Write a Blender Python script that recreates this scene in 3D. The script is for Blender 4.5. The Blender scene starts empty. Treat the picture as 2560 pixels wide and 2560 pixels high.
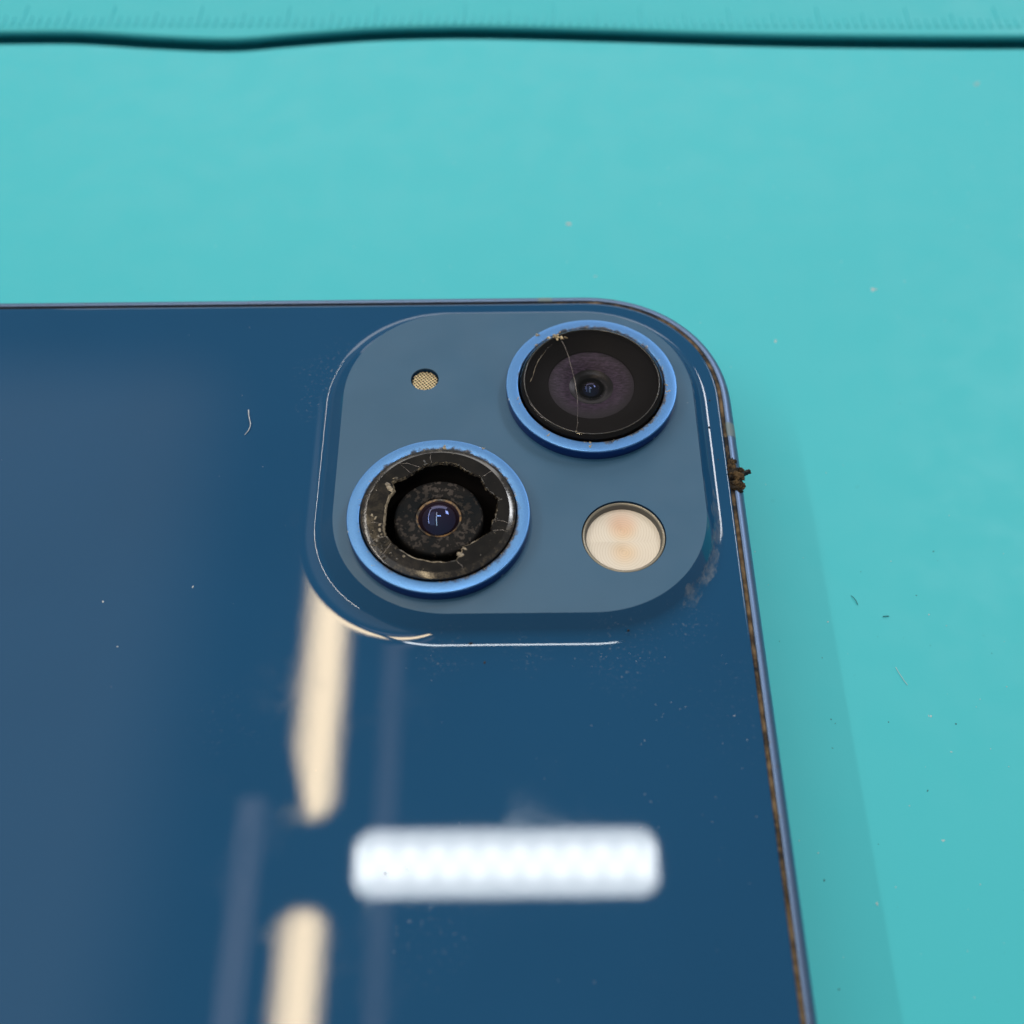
import bpy, bmesh, math, random
from mathutils import Vector, Euler, noise

S = 0.001                       # everything below is written in millimetres
ZG = 7.65                       # back glass above the mat
random.seed(7)
scene = bpy.context.scene
COL = scene.collection

# ------------------------------------------------------------------ camera
cam_data = bpy.data.cameras.new("camera")
cam = bpy.data.objects.new("camera", cam_data)
COL.objects.link(cam)
cam.location = (-18.3083 * S, -74.6574 * S, (77.5359 + ZG) * S)
cam.rotation_euler = Euler((0.58445, 0.00732, -0.00693), 'XYZ')
cam_data.sensor_width = 36
cam_data.lens = 36 * 2961.49 / 2560
cam_data.clip_start = 0.005
cam_data.clip_end = 50
cam_data.dof.use_dof = True
cam_data.dof.focus_distance = 0.0935
cam_data.dof.aperture_fstop = 27
scene.camera = cam

# ------------------------------------------------------------------ world: dim even room light
world = bpy.data.worlds.new("World")
scene.world = world
world.use_nodes = True
bgn = world.node_tree.nodes["Background"]
bgn.inputs[0].default_value = (0.93, 0.97, 1.0, 1)
bgn.inputs[1].default_value = 0.25

scene.view_settings.view_transform = 'Standard'
scene.view_settings.look = 'None'
scene.view_settings.exposure = 0.0
scene.view_settings.gamma = 1.0
scene.cycles.use_denoising = True
scene.cycles.sample_clamp_indirect = 6
scene.cycles.max_bounces = 10

# ------------------------------------------------------------------ lamps of the workshop and one added fill
def area(name, x0, x1, y0, y1, z, radiance, color):
    """Rectangular ceiling lamp facing down, limits in mm, radiance in scene units."""
    w, h = abs(x1 - x0) * S, abs(y1 - y0) * S
    l = bpy.data.lights.new(name, 'AREA')
    l.shape = 'RECTANGLE'
    l.size, l.size_y = w, h
    l.energy = radiance * math.pi * w * h
    l.color = color
    o = bpy.data.objects.new(name, l)
    COL.objects.link(o)
    o.location = ((x0 + x1) / 2 * S, (y0 + y1) / 2 * S, z * S)
    return o

def lamp_shape(o, softness, leds=False, soft=False, tube=False, taper=0.0):
    """Rounded ends of the tube / LED dots of the panel, in the lamp's own emission."""
    l = o.data
    l.use_nodes = True
    nt = l.node_tree
    em = [n for n in nt.nodes if n.type == 'EMISSION'][0]
    geo = nt.nodes.new('ShaderNodeNewGeometry')
    sep = nt.nodes.new('ShaderNodeSeparateXYZ')
    nt.links.new(geo.outputs['Parametric'], sep.inputs[0])
    def M(op, a, b=None, c=None):
        n = nt.nodes.new('ShaderNodeMath')
        n.operation = op
        for i, v in enumerate((a, b, c)):
            if v is None:
                continue
            if isinstance(v, (int, float)):
                n.inputs[i].default_value = v
            else:
                nt.links.new(v, n.inputs[i])
        return n.outputs[0]
    u, v = sep.outputs[0], sep.outputs[1]
    w, h = l.size, l.size_y
    m = min(w, h)
    hx, hy = w / m / 2, h / m / 2
    r = softness
    def sdf():
        x = M('MAXIMUM', M('SUBTRACT', M('ABSOLUTE', M('MULTIPLY', M('SUBTRACT', u, 0.5), 2 * hx)), hx - r), 0.0)
        y = M('MAXIMUM', M('SUBTRACT', M('ABSOLUTE', M('MULTIPLY', M('SUBTRACT', v, 0.5), 2 * hy)), hy - r), 0.0)
        return M('SQRT', M('ADD', M('MULTIPLY', x, x), M('MULTIPLY', y, y)))
    d = sdf()
    mask = M('LESS_THAN', d, r)
    if soft:
        q = M('MINIMUM', M('DIVIDE', M('SUBTRACT', r, d), r), 1.0)
        q = M('MAXIMUM', q, 0.0)
        mask = M('MULTIPLY', M('MULTIPLY', q, q), M('SUBTRACT', 3.0, M('MULTIPLY', q, 2.0)))
    if tube:
        # a bright tube behind a long milky cover, fading to the cover's edges
        a = M('SUBTRACT', u, 0.54)
        core = M('POWER', 2.718, M('MULTIPLY', M('MULTIPLY', a, a), -22.0))
        lim = M('MINIMUM', M('DIVIDE', M('SUBTRACT', r, d), 0.22), 1.0)
        if taper:
            # the near end of this cover is cut at a slant
            k = M('SUBTRACT', u, M('MULTIPLY', M('MAXIMUM', M('SUBTRACT', taper, v), 0.0), 0.40 / taper))
            lim = M('MINIMUM', lim, M('DIVIDE', k, 0.15))
        lim = M('MAXIMUM', lim, 0.0)
        mask = M('MULTIPLY', M('MULTIPLY', mask, lim), M('ADD', 0.70, M('MULTIPLY', core, 0.46)))
    if leds:
        # two staggered rows of LEDs behind a thin diffuser
        def row(vc, off):
            a = M('SUBTRACT', M('FRACT', M('ADD', M('MULTIPLY', u, 11.0), off)), 0.5)
            b = M('MULTIPLY', M('SUBTRACT', v, vc), 3.2)
            q = M('ADD', M('MULTIPLY', a, a), M('MULTIPLY', b, b))
            return M('POWER', 2.718, M('MULTIPLY', q, -5.5))
        gv = M('SUBTRACT', v, 0.48)
        glow_v = M('POWER', 2.718, M('MULTIPLY', M('MULTIPLY', gv, gv), -9.0))
        dots = M('ADD', row(0.38, 0.0), row(0.64, 0.5))
        mask = M('MULTIPLY', mask, M('ADD', M('ADD', 0.50, M('MULTIPLY', glow_v, 0.16)), M('MULTIPLY', dots, 0.44)))
    nt.links.new(mask, em.inputs['Strength'])

H = 2200
warm = (1.0, 0.78, 0.48)
tube_a = area("tube_lamp", -34 - .204 * H, -31 - .153 * H, -49 + .340 * H, -30 + .66 * H, H, 21, warm)
tube_b = area("tube_lamp", -33.5 - .202 * H, -30.5 - .153 * H, -62 - .60 * H, -53.5 + .271 * H, H, 21, warm)
lamp_shape(tube_a, 0.5, tube=True, taper=0.24)
lamp_shape(tube_b, 0.42, tube=True)
HL = 620
led = area("led_panel_lamp", -29 - .137 * HL, -9.2 + .116 * HL, -53.5 + .274 * HL, -49 + .331 * HL, HL, 28, (0.93, 0.98, 1.0))
lamp_shape(led, 0.28, True)
area("tube_lamp", -1.045 * H, -1.012 * H, -.35 * H, 1.9 * H, H, 34, (1.0, 0.93, 0.84))      # row to the left: throws the phone's shadow
area("window_light", .58 * H, .90 * H, .66 * H, 1.20 * H, H, 15, (0.95, 0.97, 1.0))        # bright opening far right
glow = area("ceiling_glow", -1.0 * H, -.27 * H, -.6 * H, .92 * H, H, .48, (0.95, 0.97, 1.0))      # pale ceiling panels, dim
lamp_shape(glow, 0.2, soft=True)
# added unseen light beyond the mat, brightening its far side
far_fill = area("far_fill_light", -170, 170, -60, 60, 0, 2.5, (1.0, 0.98, 0.95))
far_fill.location = (-30 * S, 340 * S, 175 * S)
far_fill.rotation_euler = (Vector((-15, 0, 0)) * S - far_fill.location).to_track_quat('-Z', 'Y').to_euler()
area("tube_lamp", -36 - .242 * H, -36 - .219 * H, -60 - .3 * H, -46 + .363 * H, H, 1.25, (0.92, 0.86, 1.0))
area("tube_lamp", -27 - .124 * H, -27 - .105 * H, -60 - .3 * H, -37 + .60 * H, H, .7, (1.0, 0.86, 0.95))

# ------------------------------------------------------------------ material helpers
class Mat:
    def __init__(self, name):
        self.m = bpy.data.materials.new(name)
        self.m.use_nodes = True
        self.nt = self.m.node_tree
        self.b = self.nt.nodes["Principled BSDF"]
        self.out = self.nt.nodes["Material Output"]
        self._c = None
    def node(self, t, **kw):
        n = self.nt.nodes.new(t)
        for k, v in kw.items():
            setattr(n, k, v)
        return n
    def link(self, a, b):
        self.nt.links.new(a, b)
    def plug(self, sock, v):
        if isinstance(v, (int, float)):
            sock.default_value = v
        elif isinstance(v, tuple):
            sock.default_value = v if len(v) == 4 or sock.type == 'VECTOR' else v + (1,)
        else:
            self.link(v, sock)
    def coord(self):                       # object space, in millimetres
        if self._c is None:
            tc = self.node('ShaderNodeTexCoord')
            vm = self.node('ShaderNodeVectorMath', operation='SCALE')
            self.link(tc.outputs['Object'], vm.inputs[0])
            vm.inputs['Scale'].default_value = 1000
            self._c = vm.outputs[0]
        return self._c
    def xyz(self):
        s = self.node('ShaderNodeSeparateXYZ')
        self.link(self.coord(), s.inputs[0])
        return s.outputs
    def math(self, op, a, b=None, c=None):
        n = self.node('ShaderNodeMath', operation=op)
        for i, v in enumerate((a, b, c)):
            if v is not None:
                self.plug(n.inputs[i], v)
        return n.outputs[0]
    def noise(self, scale, detail=3, rough=.55, stretch=None, dist=0.0):
        n = self.node('ShaderNodeTexNoise')
        c = self.coord()
        if stretch:
            mp = self.node('ShaderNodeMapping')
            mp.inputs['Scale'].default_value = stretch
            self.link(c, mp.inputs[0])
            c = mp.outputs[0]
        self.link(c, n.inputs['Vector'])
        n.inputs['Scale'].default_value = scale
        n.inputs['Detail'].default_value = detail
        n.inputs['Roughness'].default_value = rough
        n.inputs['Distortion'].default_value = dist
        return n.outputs['Fac']
    def ramp(self, f, a, b, lo=0.0, hi=1.0):
        n = self.node('ShaderNodeMapRange', interpolation_type='SMOOTHSTEP')
        self.plug(n.inputs['Value'], f)
        n.inputs['From Min'].default_value = a
        n.inputs['From Max'].default_value = b
        n.inputs['To Min'].default_value = lo
        n.inputs['To Max'].default_value = hi
        return n.outputs['Result']
    def mix(self, f, a, b):
        n = self.node('ShaderNodeMix', data_type='RGBA')
        self.plug(n.inputs[0], f)
        self.plug(n.inputs[6], a)
        self.plug(n.inputs[7], b)
        return n.outputs[2]
    def bump(self, h, dist, strength=1.0):
        n = self.node('ShaderNodeBump')
        self.plug(n.inputs['Height'], h)
        n.inputs['Distance'].default_value = dist * S
        n.inputs['Strength'].default_value = strength
        self.link(n.outputs[0], self.b.inputs['Normal'])
    def dist2(self, cx, cy):               # distance in the xy plane, mm
        x, y, z = self.xyz()
        a = self.math('SUBTRACT', x, cx)
        b = self.math('SUBTRACT', y, cy)
        return self.math('SQRT', self.math('ADD', self.math('MULTIPLY', a, a), self.math('MULTIPLY', b, b)))
    def set(self, **kw):
        for k, v in kw.items():
            self.plug(self.b.inputs[k.replace('_', ' ')], v)
        return self

def tup(c):
    return tuple(c) + (1,)

# ------------------------------------------------------------------ mesh helpers
def build(name, verts, faces, mat, parent=None, origin=(0, 0, 0), smooth=True, smooth_list=None):
    me = bpy.data.meshes.new(name)
    ox, oy, oz = origin
    me.from_pydata([((x - ox) * S, (y - oy) * S, (z - oz) * S) for x, y, z in verts], [], faces)
    me.update()
    if smooth_list is not None:
        me.polygons.foreach_set('use_smooth', smooth_list)
    elif smooth:
        me.polygons.foreach_set('use_smooth', [True] * len(faces))
    me.materials.append(mat)
    o = bpy.data.objects.new(name, me)
    COL.objects.link(o)
    if parent is not None:
        o.parent = parent
        wx, wy, wz = world_of(parent)
        o.location = (ox * S - wx, oy * S - wy, oz * S - wz)
    else:
        o.location = (ox * S, oy * S, oz * S)
    return o

def world_of(o):
    v = Vector((0, 0, 0))
    while o is not None:
        v += o.location
        o = o.parent
    return v

def thing(name, label, cat, loc=(0, 0, 0), group=None):
    o = bpy.data.objects.new(name, None)
    o.empty_display_size = 0.01
    COL.objects.link(o)
    o.location = (loc[0] * S, loc[1] * S, loc[2] * S)
    tag(o, label, cat, group)
    return o

def tag(o, label=None, cat=None, group=None, kind=None):
    if label: o['label'] = label
    if cat: o['category'] = cat
    if group: o['group'] = group
    if kind: o['kind'] = kind
    return o

class Geo:
    def __init__(self):
        self.v, self.f, self.s = [], [], []
    def loft(self, loops, closed=True, smooth=True):
        n = len(loops[0])
        b = len(self.v)
        for l in loops:
            self.v += [tuple(p) for p in l]
        for k in range(len(loops) - 1):
            for i in range(n if closed else n - 1):
                j = (i + 1) % n
                self.f.append((b + k * n + i, b + k * n + j, b + (k + 1) * n + j, b + (k + 1) * n + i))
                self.s.append(smooth)
    def cap(self, loop, flip=False):
        b = len(self.v)
        self.v += [tuple(p) for p in loop]
        idx = list(range(b, b + len(loop)))
        self.f.append(tuple(reversed(idx)) if flip else tuple(idx))
        self.s.append(False)
    def sheet(self, outer, holes, up=True):
        """Flat sheet bounded by outer with holes cut out."""
        bm = bmesh.new()
        edges = []
        for loop in [outer] + holes:
            vs = [bm.verts.new(p) for p in loop]
            edges += [bm.edges.new((vs[i], vs[(i + 1) % len(vs)])) for i in range(len(vs))]
        bmesh.ops.triangle_fill(bm, use_beauty=True, use_dissolve=False, edges=edges)
        bm.verts.index_update()
        b = len(self.v)
        self.v += [tuple(v.co) for v in bm.verts]
        for f in bm.faces:
            f.normal_update()
            ids = [b + v.index for v in f.verts]
            if (f.normal.z < 0) == up:
                ids.reverse()
            self.f.append(tuple(ids))
            self.s.append(False)
        bm.free()
    def make(self, name, mat, parent=None, origin=(0, 0, 0)):
        return build(name, self.v, self.f, mat, parent, origin, smooth_list=self.s)

def circ(cx, cy, r, z, n=96):
    return [(cx + r * math.cos(2 * math.pi * i / n), cy + r * math.sin(2 * math.pi * i / n), z) for i in range(n)]

def lathe(name, cx, cy, prof, mat, parent, n=96, close=None, cap=False):
    g = Geo()
    g.loft([circ(cx, cy, r, z, n) for r, z in prof])
    if cap:
        g.cap(circ(cx, cy, prof[-1][0], prof[-1][1], n))
    if close:
        g.cap(circ(cx, cy, prof[0][0], prof[0][1], n), True)
    return g.make(name, mat, parent, (cx, cy, ZG))

def rrect(x0, x1, y0, y1, R, z, n=2.0, nc=28, ns=10):
    """Rounded rectangle, counter-clockwise, superellipse corners."""
    out = []
    cs = [(x1 - R, y1 - R, 0), (x0 + R, y1 - R, 1), (x0 + R, y0 + R, 2), (x1 - R, y0 + R, 3)]
    for cx, cy, q in cs:
        for i in range(nc + 1):
            a = (q + i / nc) * math.pi / 2
            c, s = math.cos(a), math.sin(a)
            out.append((cx + R * math.copysign(abs(c) ** (2 / n), c), cy + R * math.copysign(abs(s) ** (2 / n), s), z))
        # straight run to the next corner
        nx, ny, nq = cs[(q + 1) % 4]
        a = (q + 1) * math.pi / 2
        e = (nx + R * round(math.cos(a)), ny + R * round(math.sin(a)))
        p = out[-1]
        for i in range(1, ns):
            t = i / ns
            out.append((p[0] + (e[0] - p[0]) * t, p[1] + (e[1] - p[1]) * t, z))
    return out

def tube(pts, r, n=6):
    """Thin round strand along pts with per-point radius."""
    g = Geo()
    loops = []
    P = [Vector(p) for p in pts]
    for i, p in enumerate(P):
        d = (P[min(i + 1, len(P) - 1)] - P[max(i - 1, 0)]).normalized()
        a = d.cross(Vector((0, 0, 1)))
        a = a.normalized() if a.length > 1e-4 else Vector((1, 0, 0))
        b = a.cross(d)
        rr = r[i] if isinstance(r, (list, tuple)) else r
        loops.append([tuple(p + a * rr * math.cos(2 * math.pi * k / n) + b * rr * math.sin(2 * math.pi * k / n)) for k in range(n)])
    g.loft(loops)
    g.cap(loops[0], True)
    g.cap(loops[-1])
    return g

def flake(g, x, y, z, r, h, rnd):
    """Small irregular grain: a low, uneven pyramid with n sides."""
    n = rnd.randint(5, 7)
    b = len(g.v)
    a0 = rnd.random() * 6.28
    e = rnd.uniform(.6, 1.6)
    ca, sa = math.cos(a0), math.sin(a0)
    for k in range(n):
        t = 2 * math.pi * k / n
        q = r * rnd.uniform(.6, 1.15)
        px, py = q * math.cos(t) * e, q * math.sin(t) / e
        g.v.append((x + px * ca - py * sa, y + px * sa + py * ca, z))
    g.v.append((x + rnd.uniform(-.3, .3) * r, y + rnd.uniform(-.3, .3) * r, z + h))
    for k in range(n):
        g.f.append((b + k, b + (k + 1) % n, b + n))
        g.s.append(False)
    g.f.append(tuple(reversed(range(b, b + n))))
    g.s.append(False)

# ------------------------------------------------------------------ materials
def m_mat():
    m = Mat("teal_silicone")
    big = m.noise(.025, 3, .5)
    fine = m.noise(6, 4, .7)
    col = m.mix(m.ramp(big, .3, .7), (.064, .552, .628), (.066, .560, .636))
    smear = m.ramp(m.noise(.09, 5, .6, (1, .35, 1)), .56, .75, 0, .03)
    col = m.mix(smear, col, (.12, .58, .63))
    spot = m.ramp(m.noise(.9, 2, .4), .74, .80, 0, .12)
    col = m.mix(spot, col, (.04, .33, .36))
    m.set(Base_Color=col, Roughness=m.ramp(m.noise(.3, 3), .3, .7, .42, .54), Specular_IOR_Level=.28)
    m.bump(fine, .012, .5)
    return m.m
MAT_SIL = m_mat()

def m_back():
    """Glossy coloured glass; scuffs and smears have their own shapes."""
    m = Mat("blue_back_glass")
    base = m.mix(m.ramp(m.noise(.05, 2), .3, .7), (.0065, .072, .176), (.0075, .077, .187))
    x, y, z = m.xyz()
    # cloud of fine scuffs hugging the bump: left shoulder and lower right (object origin = thing origin)
    def spot(cx, cy, r):
        return m.ramp(m.dist2(cx, cy), r, r * .25)
    grit = m.ramp(m.noise(2.6, 6, .75), .56, .74)
    scratch = m.ramp(m.noise(1.4, 5, .7, (1, 4.5, 1), 1.5), .60, .74)
    areas = None
    for cx, cy, r, w in ((-34.6, -9.2, 3.2, .8), (-35.0, -12.6, 2.0, .7), (-33.2, -6.2, 1.8, .5), (-10.5, -35.9, 4.5, .55),
                         (-17.5, -35.7, 2.6, .5), (-23.5, -35.7, 2.8, .5), (-5.5, -33.3, 2.8, .5), (-3.0, -40.0, 6.0, .2), (-24.0, -56.0, 4.0, .28), (-38.5, -41.0, 4.5, .16)):
        a = m.math('MULTIPLY', spot(cx + 77, cy + 37.5, r), w)
        areas = a if areas is None else m.math('MAXIMUM', areas, a)
    scuff = m.math('MULTIPLY', areas, m.math('MAXIMUM', grit, m.math('MULTIPLY', scratch, .6)))
    scuff = m.math('MULTIPLY', scuff, .68)
    base = m.mix(scuff, base, (.33, .37, .40))
    smudge = m.ramp(m.noise(.16, 4, .6), .48, .75, 0, .05)
    rough = m.math('ADD', m.math('ADD', .022, smudge), m.math('MULTIPLY', scuff, .8))
    m.set(Base_Color=base, Roughness=rough, IOR=1.5, Specular_IOR_Level=.5)
    wav = m.math('ADD', m.math('MULTIPLY', m.noise(.35, 2, .5, (1.5, .5, 1)), .5), m.math('MULTIPLY', m.noise(1.1, 3, .6, (3, .6, 1), .6), .05))
    m.bump(wav, .010, .22)
    return m.m
MAT_BACK = m_back()

def m_plateau():
    m = Mat("frosted_blue_glass")
    col = m.mix(m.ramp(m.noise(.12, 3), .3, .7), (.026, .108, .205), (.031, .118, .222))
    dust = m.ramp(m.noise(1.9, 3, .6), .735, .78, 0, .25)
    col = m.mix(dust, col, (.35, .38, .40))
    m.set(Base_Color=col, Roughness=m.ramp(m.noise(.25, 4), .3, .7, .36, .44), IOR=1.5, Specular_IOR_Level=.55)
    m.bump(m.noise(14, 2, .6), .006, .4)
    return m.m
MAT_PLAT = m_plateau()

def m_alu(name, col, col2, rough, dirt=0.0):
    m = Mat(name)
    g = m.noise(9, 3, .7)
    c = m.mix(m.ramp(g, .35, .65), col, col2)
    if dirt:
        d = m.ramp(m.noise(1.1, 5, .7), .60, .70, 0, dirt)
        c = m.mix(d, c, (.16, .12, .08))
    m.set(Base_Color=c, Metallic=.92, Roughness=rough)
    m.bump(m.noise(16, 2, .6), .008, .5)
    return m
MAT_FRAME = m_alu("frame_aluminium", (.12, .185, .31), (.16, .23, .37), .44, .55).m

def m_ring(name, seed):
    """Blue anodised ring, grime packed against its inner lip."""
    m = Mat(name)
    m.set(Metallic=.85, Roughness=.42)
    g = m.noise(10, 3, .7)
    c = m.mix(m.ramp(g, .36, .64), (.105, .265, .57), (.13, .315, .66))
    x, y, z = m.xyz()
    c = m.mix(m.math('LESS_THAN', z, 2.17), c, (.03, .09, .30))  # side wall colour darkened, standing in for the dark surroundings it mirrors
    r = m.dist2(0, 0)
    n1 = m.node('ShaderNodeTexNoise')
    n1.noise_dimensions = '4D'
    m.link(m.coord(), n1.inputs['Vector'])
    n1.inputs['W'].default_value = seed
    n1.inputs['Scale'].default_value = 1.3
    n1.inputs['Detail'].default_value = 6
    n1.inputs['Roughness'].default_value = .75
    edge = m.math('SUBTRACT', m.math('ADD', 6.0, m.math('MULTIPLY', m.math('SUBTRACT', m.math('ADD', n1.outputs['Fac'], m.ramp(m.noise(.22, 2), .35, .65, -.12, .12)), .45), 1.5)), r)
    d = m.ramp(edge, -.10, .20)
    c = m.mix(m.math('MULTIPLY', d, .92), c, m.mix(m.ramp(m.noise(5, 3), .4, .6), (.025, .024, .022), (.11, .09, .065)))
    wear = m.math('MULTIPLY', m.ramp(m.noise(1.7, 4, .6), .66, .69), m.math('GREATER_THAN', r, 6.88))
    c = m.mix(wear, c, (.72, .74, .78))
    m.link(c, m.b.inputs['Base Color'])
    m.plug(m.b.inputs['Metallic'], m.ramp(d, 0, 1, .85, .05))
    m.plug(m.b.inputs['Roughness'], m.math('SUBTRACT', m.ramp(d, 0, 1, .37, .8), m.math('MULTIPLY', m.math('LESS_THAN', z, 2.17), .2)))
    m.bump(m.noise(14, 2, .6), .008, .6)
    return m.m

def m_simple(name, col, rough=.5, metal=0.0, spec=.5, **kw):
    m = Mat(name)
    m.set(Base_Color=col, Roughness=rough, Metallic=metal, Specular_IOR_Level=spec, **kw)
    return m.m

MAT_BLACK = m_simple("black_plastic", (.006, .005, .005), .45, spec=.3)
MAT_WELL = m_simple("lens_well_black", (.005, .004, .004), .7, spec=.1)
MAT_WALL = m_simple("cut_glass_wall", (.012, .06, .14), .25)

def m_residue():
    m = Mat("adhesive_residue")
    n = m.noise(2.2, 5, .7)
    m.set(Base_Color=m.mix(m.ramp(n, .35, .65), (.30, .35, .40), (.44, .49, .54)), Roughness=.34)
    m.plug(m.b.inputs['Alpha'], m.ramp(m.noise(1.5, 6, .7, (1, .6, 1)), .38, .68, .0, .27))
    return m.m
MAT_RESIDUE = m_residue()

def m_clear(name, tint, rough=.02, ior=1.5, haze=0.0, hazecol=(.05, .045, .04)):
    """Thin clear cover: see-through with a Fresnel mirror on top."""
    m = Mat(name)
    tr = m.node('ShaderNodeBsdfTransparent')
    tr.inputs[0].default_value = tup(tint)
    gl = m.node('ShaderNodeBsdfGlossy')
    gl.inputs['Roughness'].default_value = rough
    # Schlick reflectance of a thin pane, the same from either side
    geo = m.node('ShaderNodeNewGeometry')
    dt = m.node('ShaderNodeVectorMath', operation='DOT_PRODUCT')
    m.link(geo.outputs['Normal'], dt.inputs[0])
    m.link(geo.outputs['Incoming'], dt.inputs[1])
    f0 = ((ior - 1) / (ior + 1)) ** 2
    fac = m.math('ADD', f0, m.math('MULTIPLY', 1 - f0, m.math('POWER', m.math('SUBTRACT', 1.0, m.math('ABSOLUTE', dt.outputs['Value'])), 5.0)))
    mx = m.node('ShaderNodeMixShader')
    m.link(fac, mx.inputs[0])
    m.link(tr.outputs[0], mx.inputs[1])
    m.link(gl.outputs[0], mx.inputs[2])
    last = mx.outputs[0]
    if haze:
        df = m.node('ShaderNodeBsdfDiffuse')
        df.inputs[0].default_value = tup(hazecol)
        m2 = m.node('ShaderNodeMixShader')
        m2.inputs[0].default_value = haze
        m.link(last, m2.inputs[1])
        m.link(df.outputs[0], m2.inputs[2])
        last = m2.outputs[0]
    m.link(last, m.out.inputs['Surface'])
    return m.m
MAT_COVER = m_clear("lens_cover_glass", (.80, .77, .80), .03, 1.42)
MAT_FLASHWIN = m_clear("flash_window", (.97, .96, .93), .05, 1.45)

def m_broken():
    m = Mat("smoked_glass_broken")
    c = m.mix(m.ramp(m.noise(.7, 4), .35, .7), (.008, .007, .0062), (.014, .012, .010))
    s = m.ramp(m.noise(1.6, 5, .7, (1, 2.2, 1), 1.0), .63, .72, 0, .35)
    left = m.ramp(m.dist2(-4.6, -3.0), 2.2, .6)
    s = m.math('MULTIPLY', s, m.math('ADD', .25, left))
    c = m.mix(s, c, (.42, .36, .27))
    m.set(Base_Color=c, Roughness=m.ramp(m.noise(1.2, 4), .3, .7, .05, .12), IOR=1.5)
    m.bump(m.noise(1.0, 3, .6), .012, .3)
    return m.m
MAT_BROKEN = m_broken()
def m_bevel():
    m = Mat("ground_glass_bevel")
    n = m.noise(2.5, 5, .7)
    m.set(Base_Color=m.mix(m.ramp(n, .45, .7), (.012, .009, .007), (.07, .055, .035)), Roughness=m.ramp(n, .3, .7, .10, .22), Specular_IOR_Level=.8)
    m.bump(n, .012, .4)
    return m.m
MAT_BEVEL = m_bevel()

def m_fracture():
    m = Mat("fractured_glass_edge")
    n = m.noise(3.2, 5, .75)
    c = m.mix(m.ramp(n, .48, .70), (.010, .008, .006), (.20, .16, .105))
    pale = m.math('MAXIMUM', m.ramp(m.dist2(-4.2, .2), 3.4, 1.2), m.math('MAXIMUM', m.ramp(m.dist2(-1.0, -4.6), 2.2, .6), m.ramp(m.dist2(2.3, -3.3), 1.8, .5)))  # left and bottom faces painted paler, as if catching the light
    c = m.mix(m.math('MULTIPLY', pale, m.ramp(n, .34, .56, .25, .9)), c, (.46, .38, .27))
    m.set(Base_Color=c, Roughness=.12, IOR=1.5)
    m.bump(n, .05, .6)
    return m.m
MAT_FRACT = m_fracture()

def m_coating():
    """Black coating flaking off the brown-grey front of the inner lens."""
    m = Mat("flaking_black_coating")
    n = m.noise(2.5, 6, .6)
    r = m.dist2(0, 0)
    ring = m.math('ADD', m.ramp(m.math('ABSOLUTE', m.math('SUBTRACT', r, 2.2)), .1, 1.1, .06, -.03), m.ramp(m.math('ABSOLUTE', m.math('SUBTRACT', r, 3.1)), .0, .35, .05, 0))
    f = m.ramp(m.math('ADD', n, ring), .575, .59)
    soft = m.noise(.5, 3)
    dark = m.mix(m.ramp(soft, .35, .65), (.005, .007, .009), (.013, .012, .012))
    lite = m.mix(m.ramp(soft, .3, .7), (.026, .022, .020), (.066, .056, .051))
    m.set(Base_Color=m.mix(f, dark, lite), Roughness=m.ramp(f, 0, 1, .6, .45), Specular_IOR_Level=.10)
    m.bump(f, .03, .7)
    return m.m
MAT_COAT = m_coating()

def m_lens(name, thick, base=(.012, .008, .02)):
    m = Mat(name)
    m.set(Base_Color=base, Roughness=.03, IOR=1.9, Specular_IOR_Level=.6)
    m.b.inputs['Thin Film Thickness'].default_value = thick
    m.b.inputs['Thin Film IOR'].default_value = 1.38
    m.b.inputs['Coat Weight'].default_value = .55
    m.b.inputs['Coat Roughness'].default_value = .02
    m.b.inputs['Coat IOR'].default_value = 1.5
    return m.m
MAT_DOME = m_lens("coated_lens", 125, (.016, .010, .016))
MAT_DOME2 = m_lens("coated_lens_small", 125, (.006, .006, .006))

def m_purple():
    m = Mat("purple_lens_baffle")
    n = m.noise(3.2, 5, .75, (.7, 3.2, 1))
    c = m.mix(m.ramp(n, .38, .66), (.016, .009, .018), (.092, .060, .105))
    c = m.mix(m.ramp(m.dist2(-.1, .5), 2.3, 4.0), c, (.010, .007, .009))
    m.set(Base_Color=c, Roughness=.5, Specular_IOR_Level=.3)
    return m.m
MAT_PURPLE = m_purple()

def m_grime():
    m = Mat("dried_mud")
    n = m.noise(1.6, 6, .7)
    c = m.mix(m.ramp(n, .42, .66), (.010, .008, .006), (.145, .088, .034))
    m.set(Base_Color=c, Roughness=.75, Specular_IOR_Level=.3)
    m.bump(m.noise(5, 5, .7), .12, .8)
    return m.m
MAT_MUD = m_grime()
MAT_SHRED = m_simple('black_shred', (.008, .012, .012), .5)

def m_gap():
    """Seam between glass and frame, packed unevenly with tan dirt; thins out along the far edge."""
    m = Mat("seam_dirt")
    x, y, z = m.xyz()
    n = m.noise(.32, 5, .75)
    side = m.ramp(m.math('ADD', x, m.math('MULTIPLY', y, -.3)), 44, 62, -.17, .05)
    f = m.ramp(m.math('ADD', n, side), .42, .60)
    c = m.mix(f, (.006, .008, .012), m.mix(m.ramp(m.noise(1.2, 4), .35, .65), (.06, .036, .016), (.21, .145, .08)))
    m.set(Base_Color=c, Roughness=.7, Specular_IOR_Level=.25)
    m.bump(m.noise(4, 4, .7), .06, .8)
    return m.m
MAT_GAP = m_gap()

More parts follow.
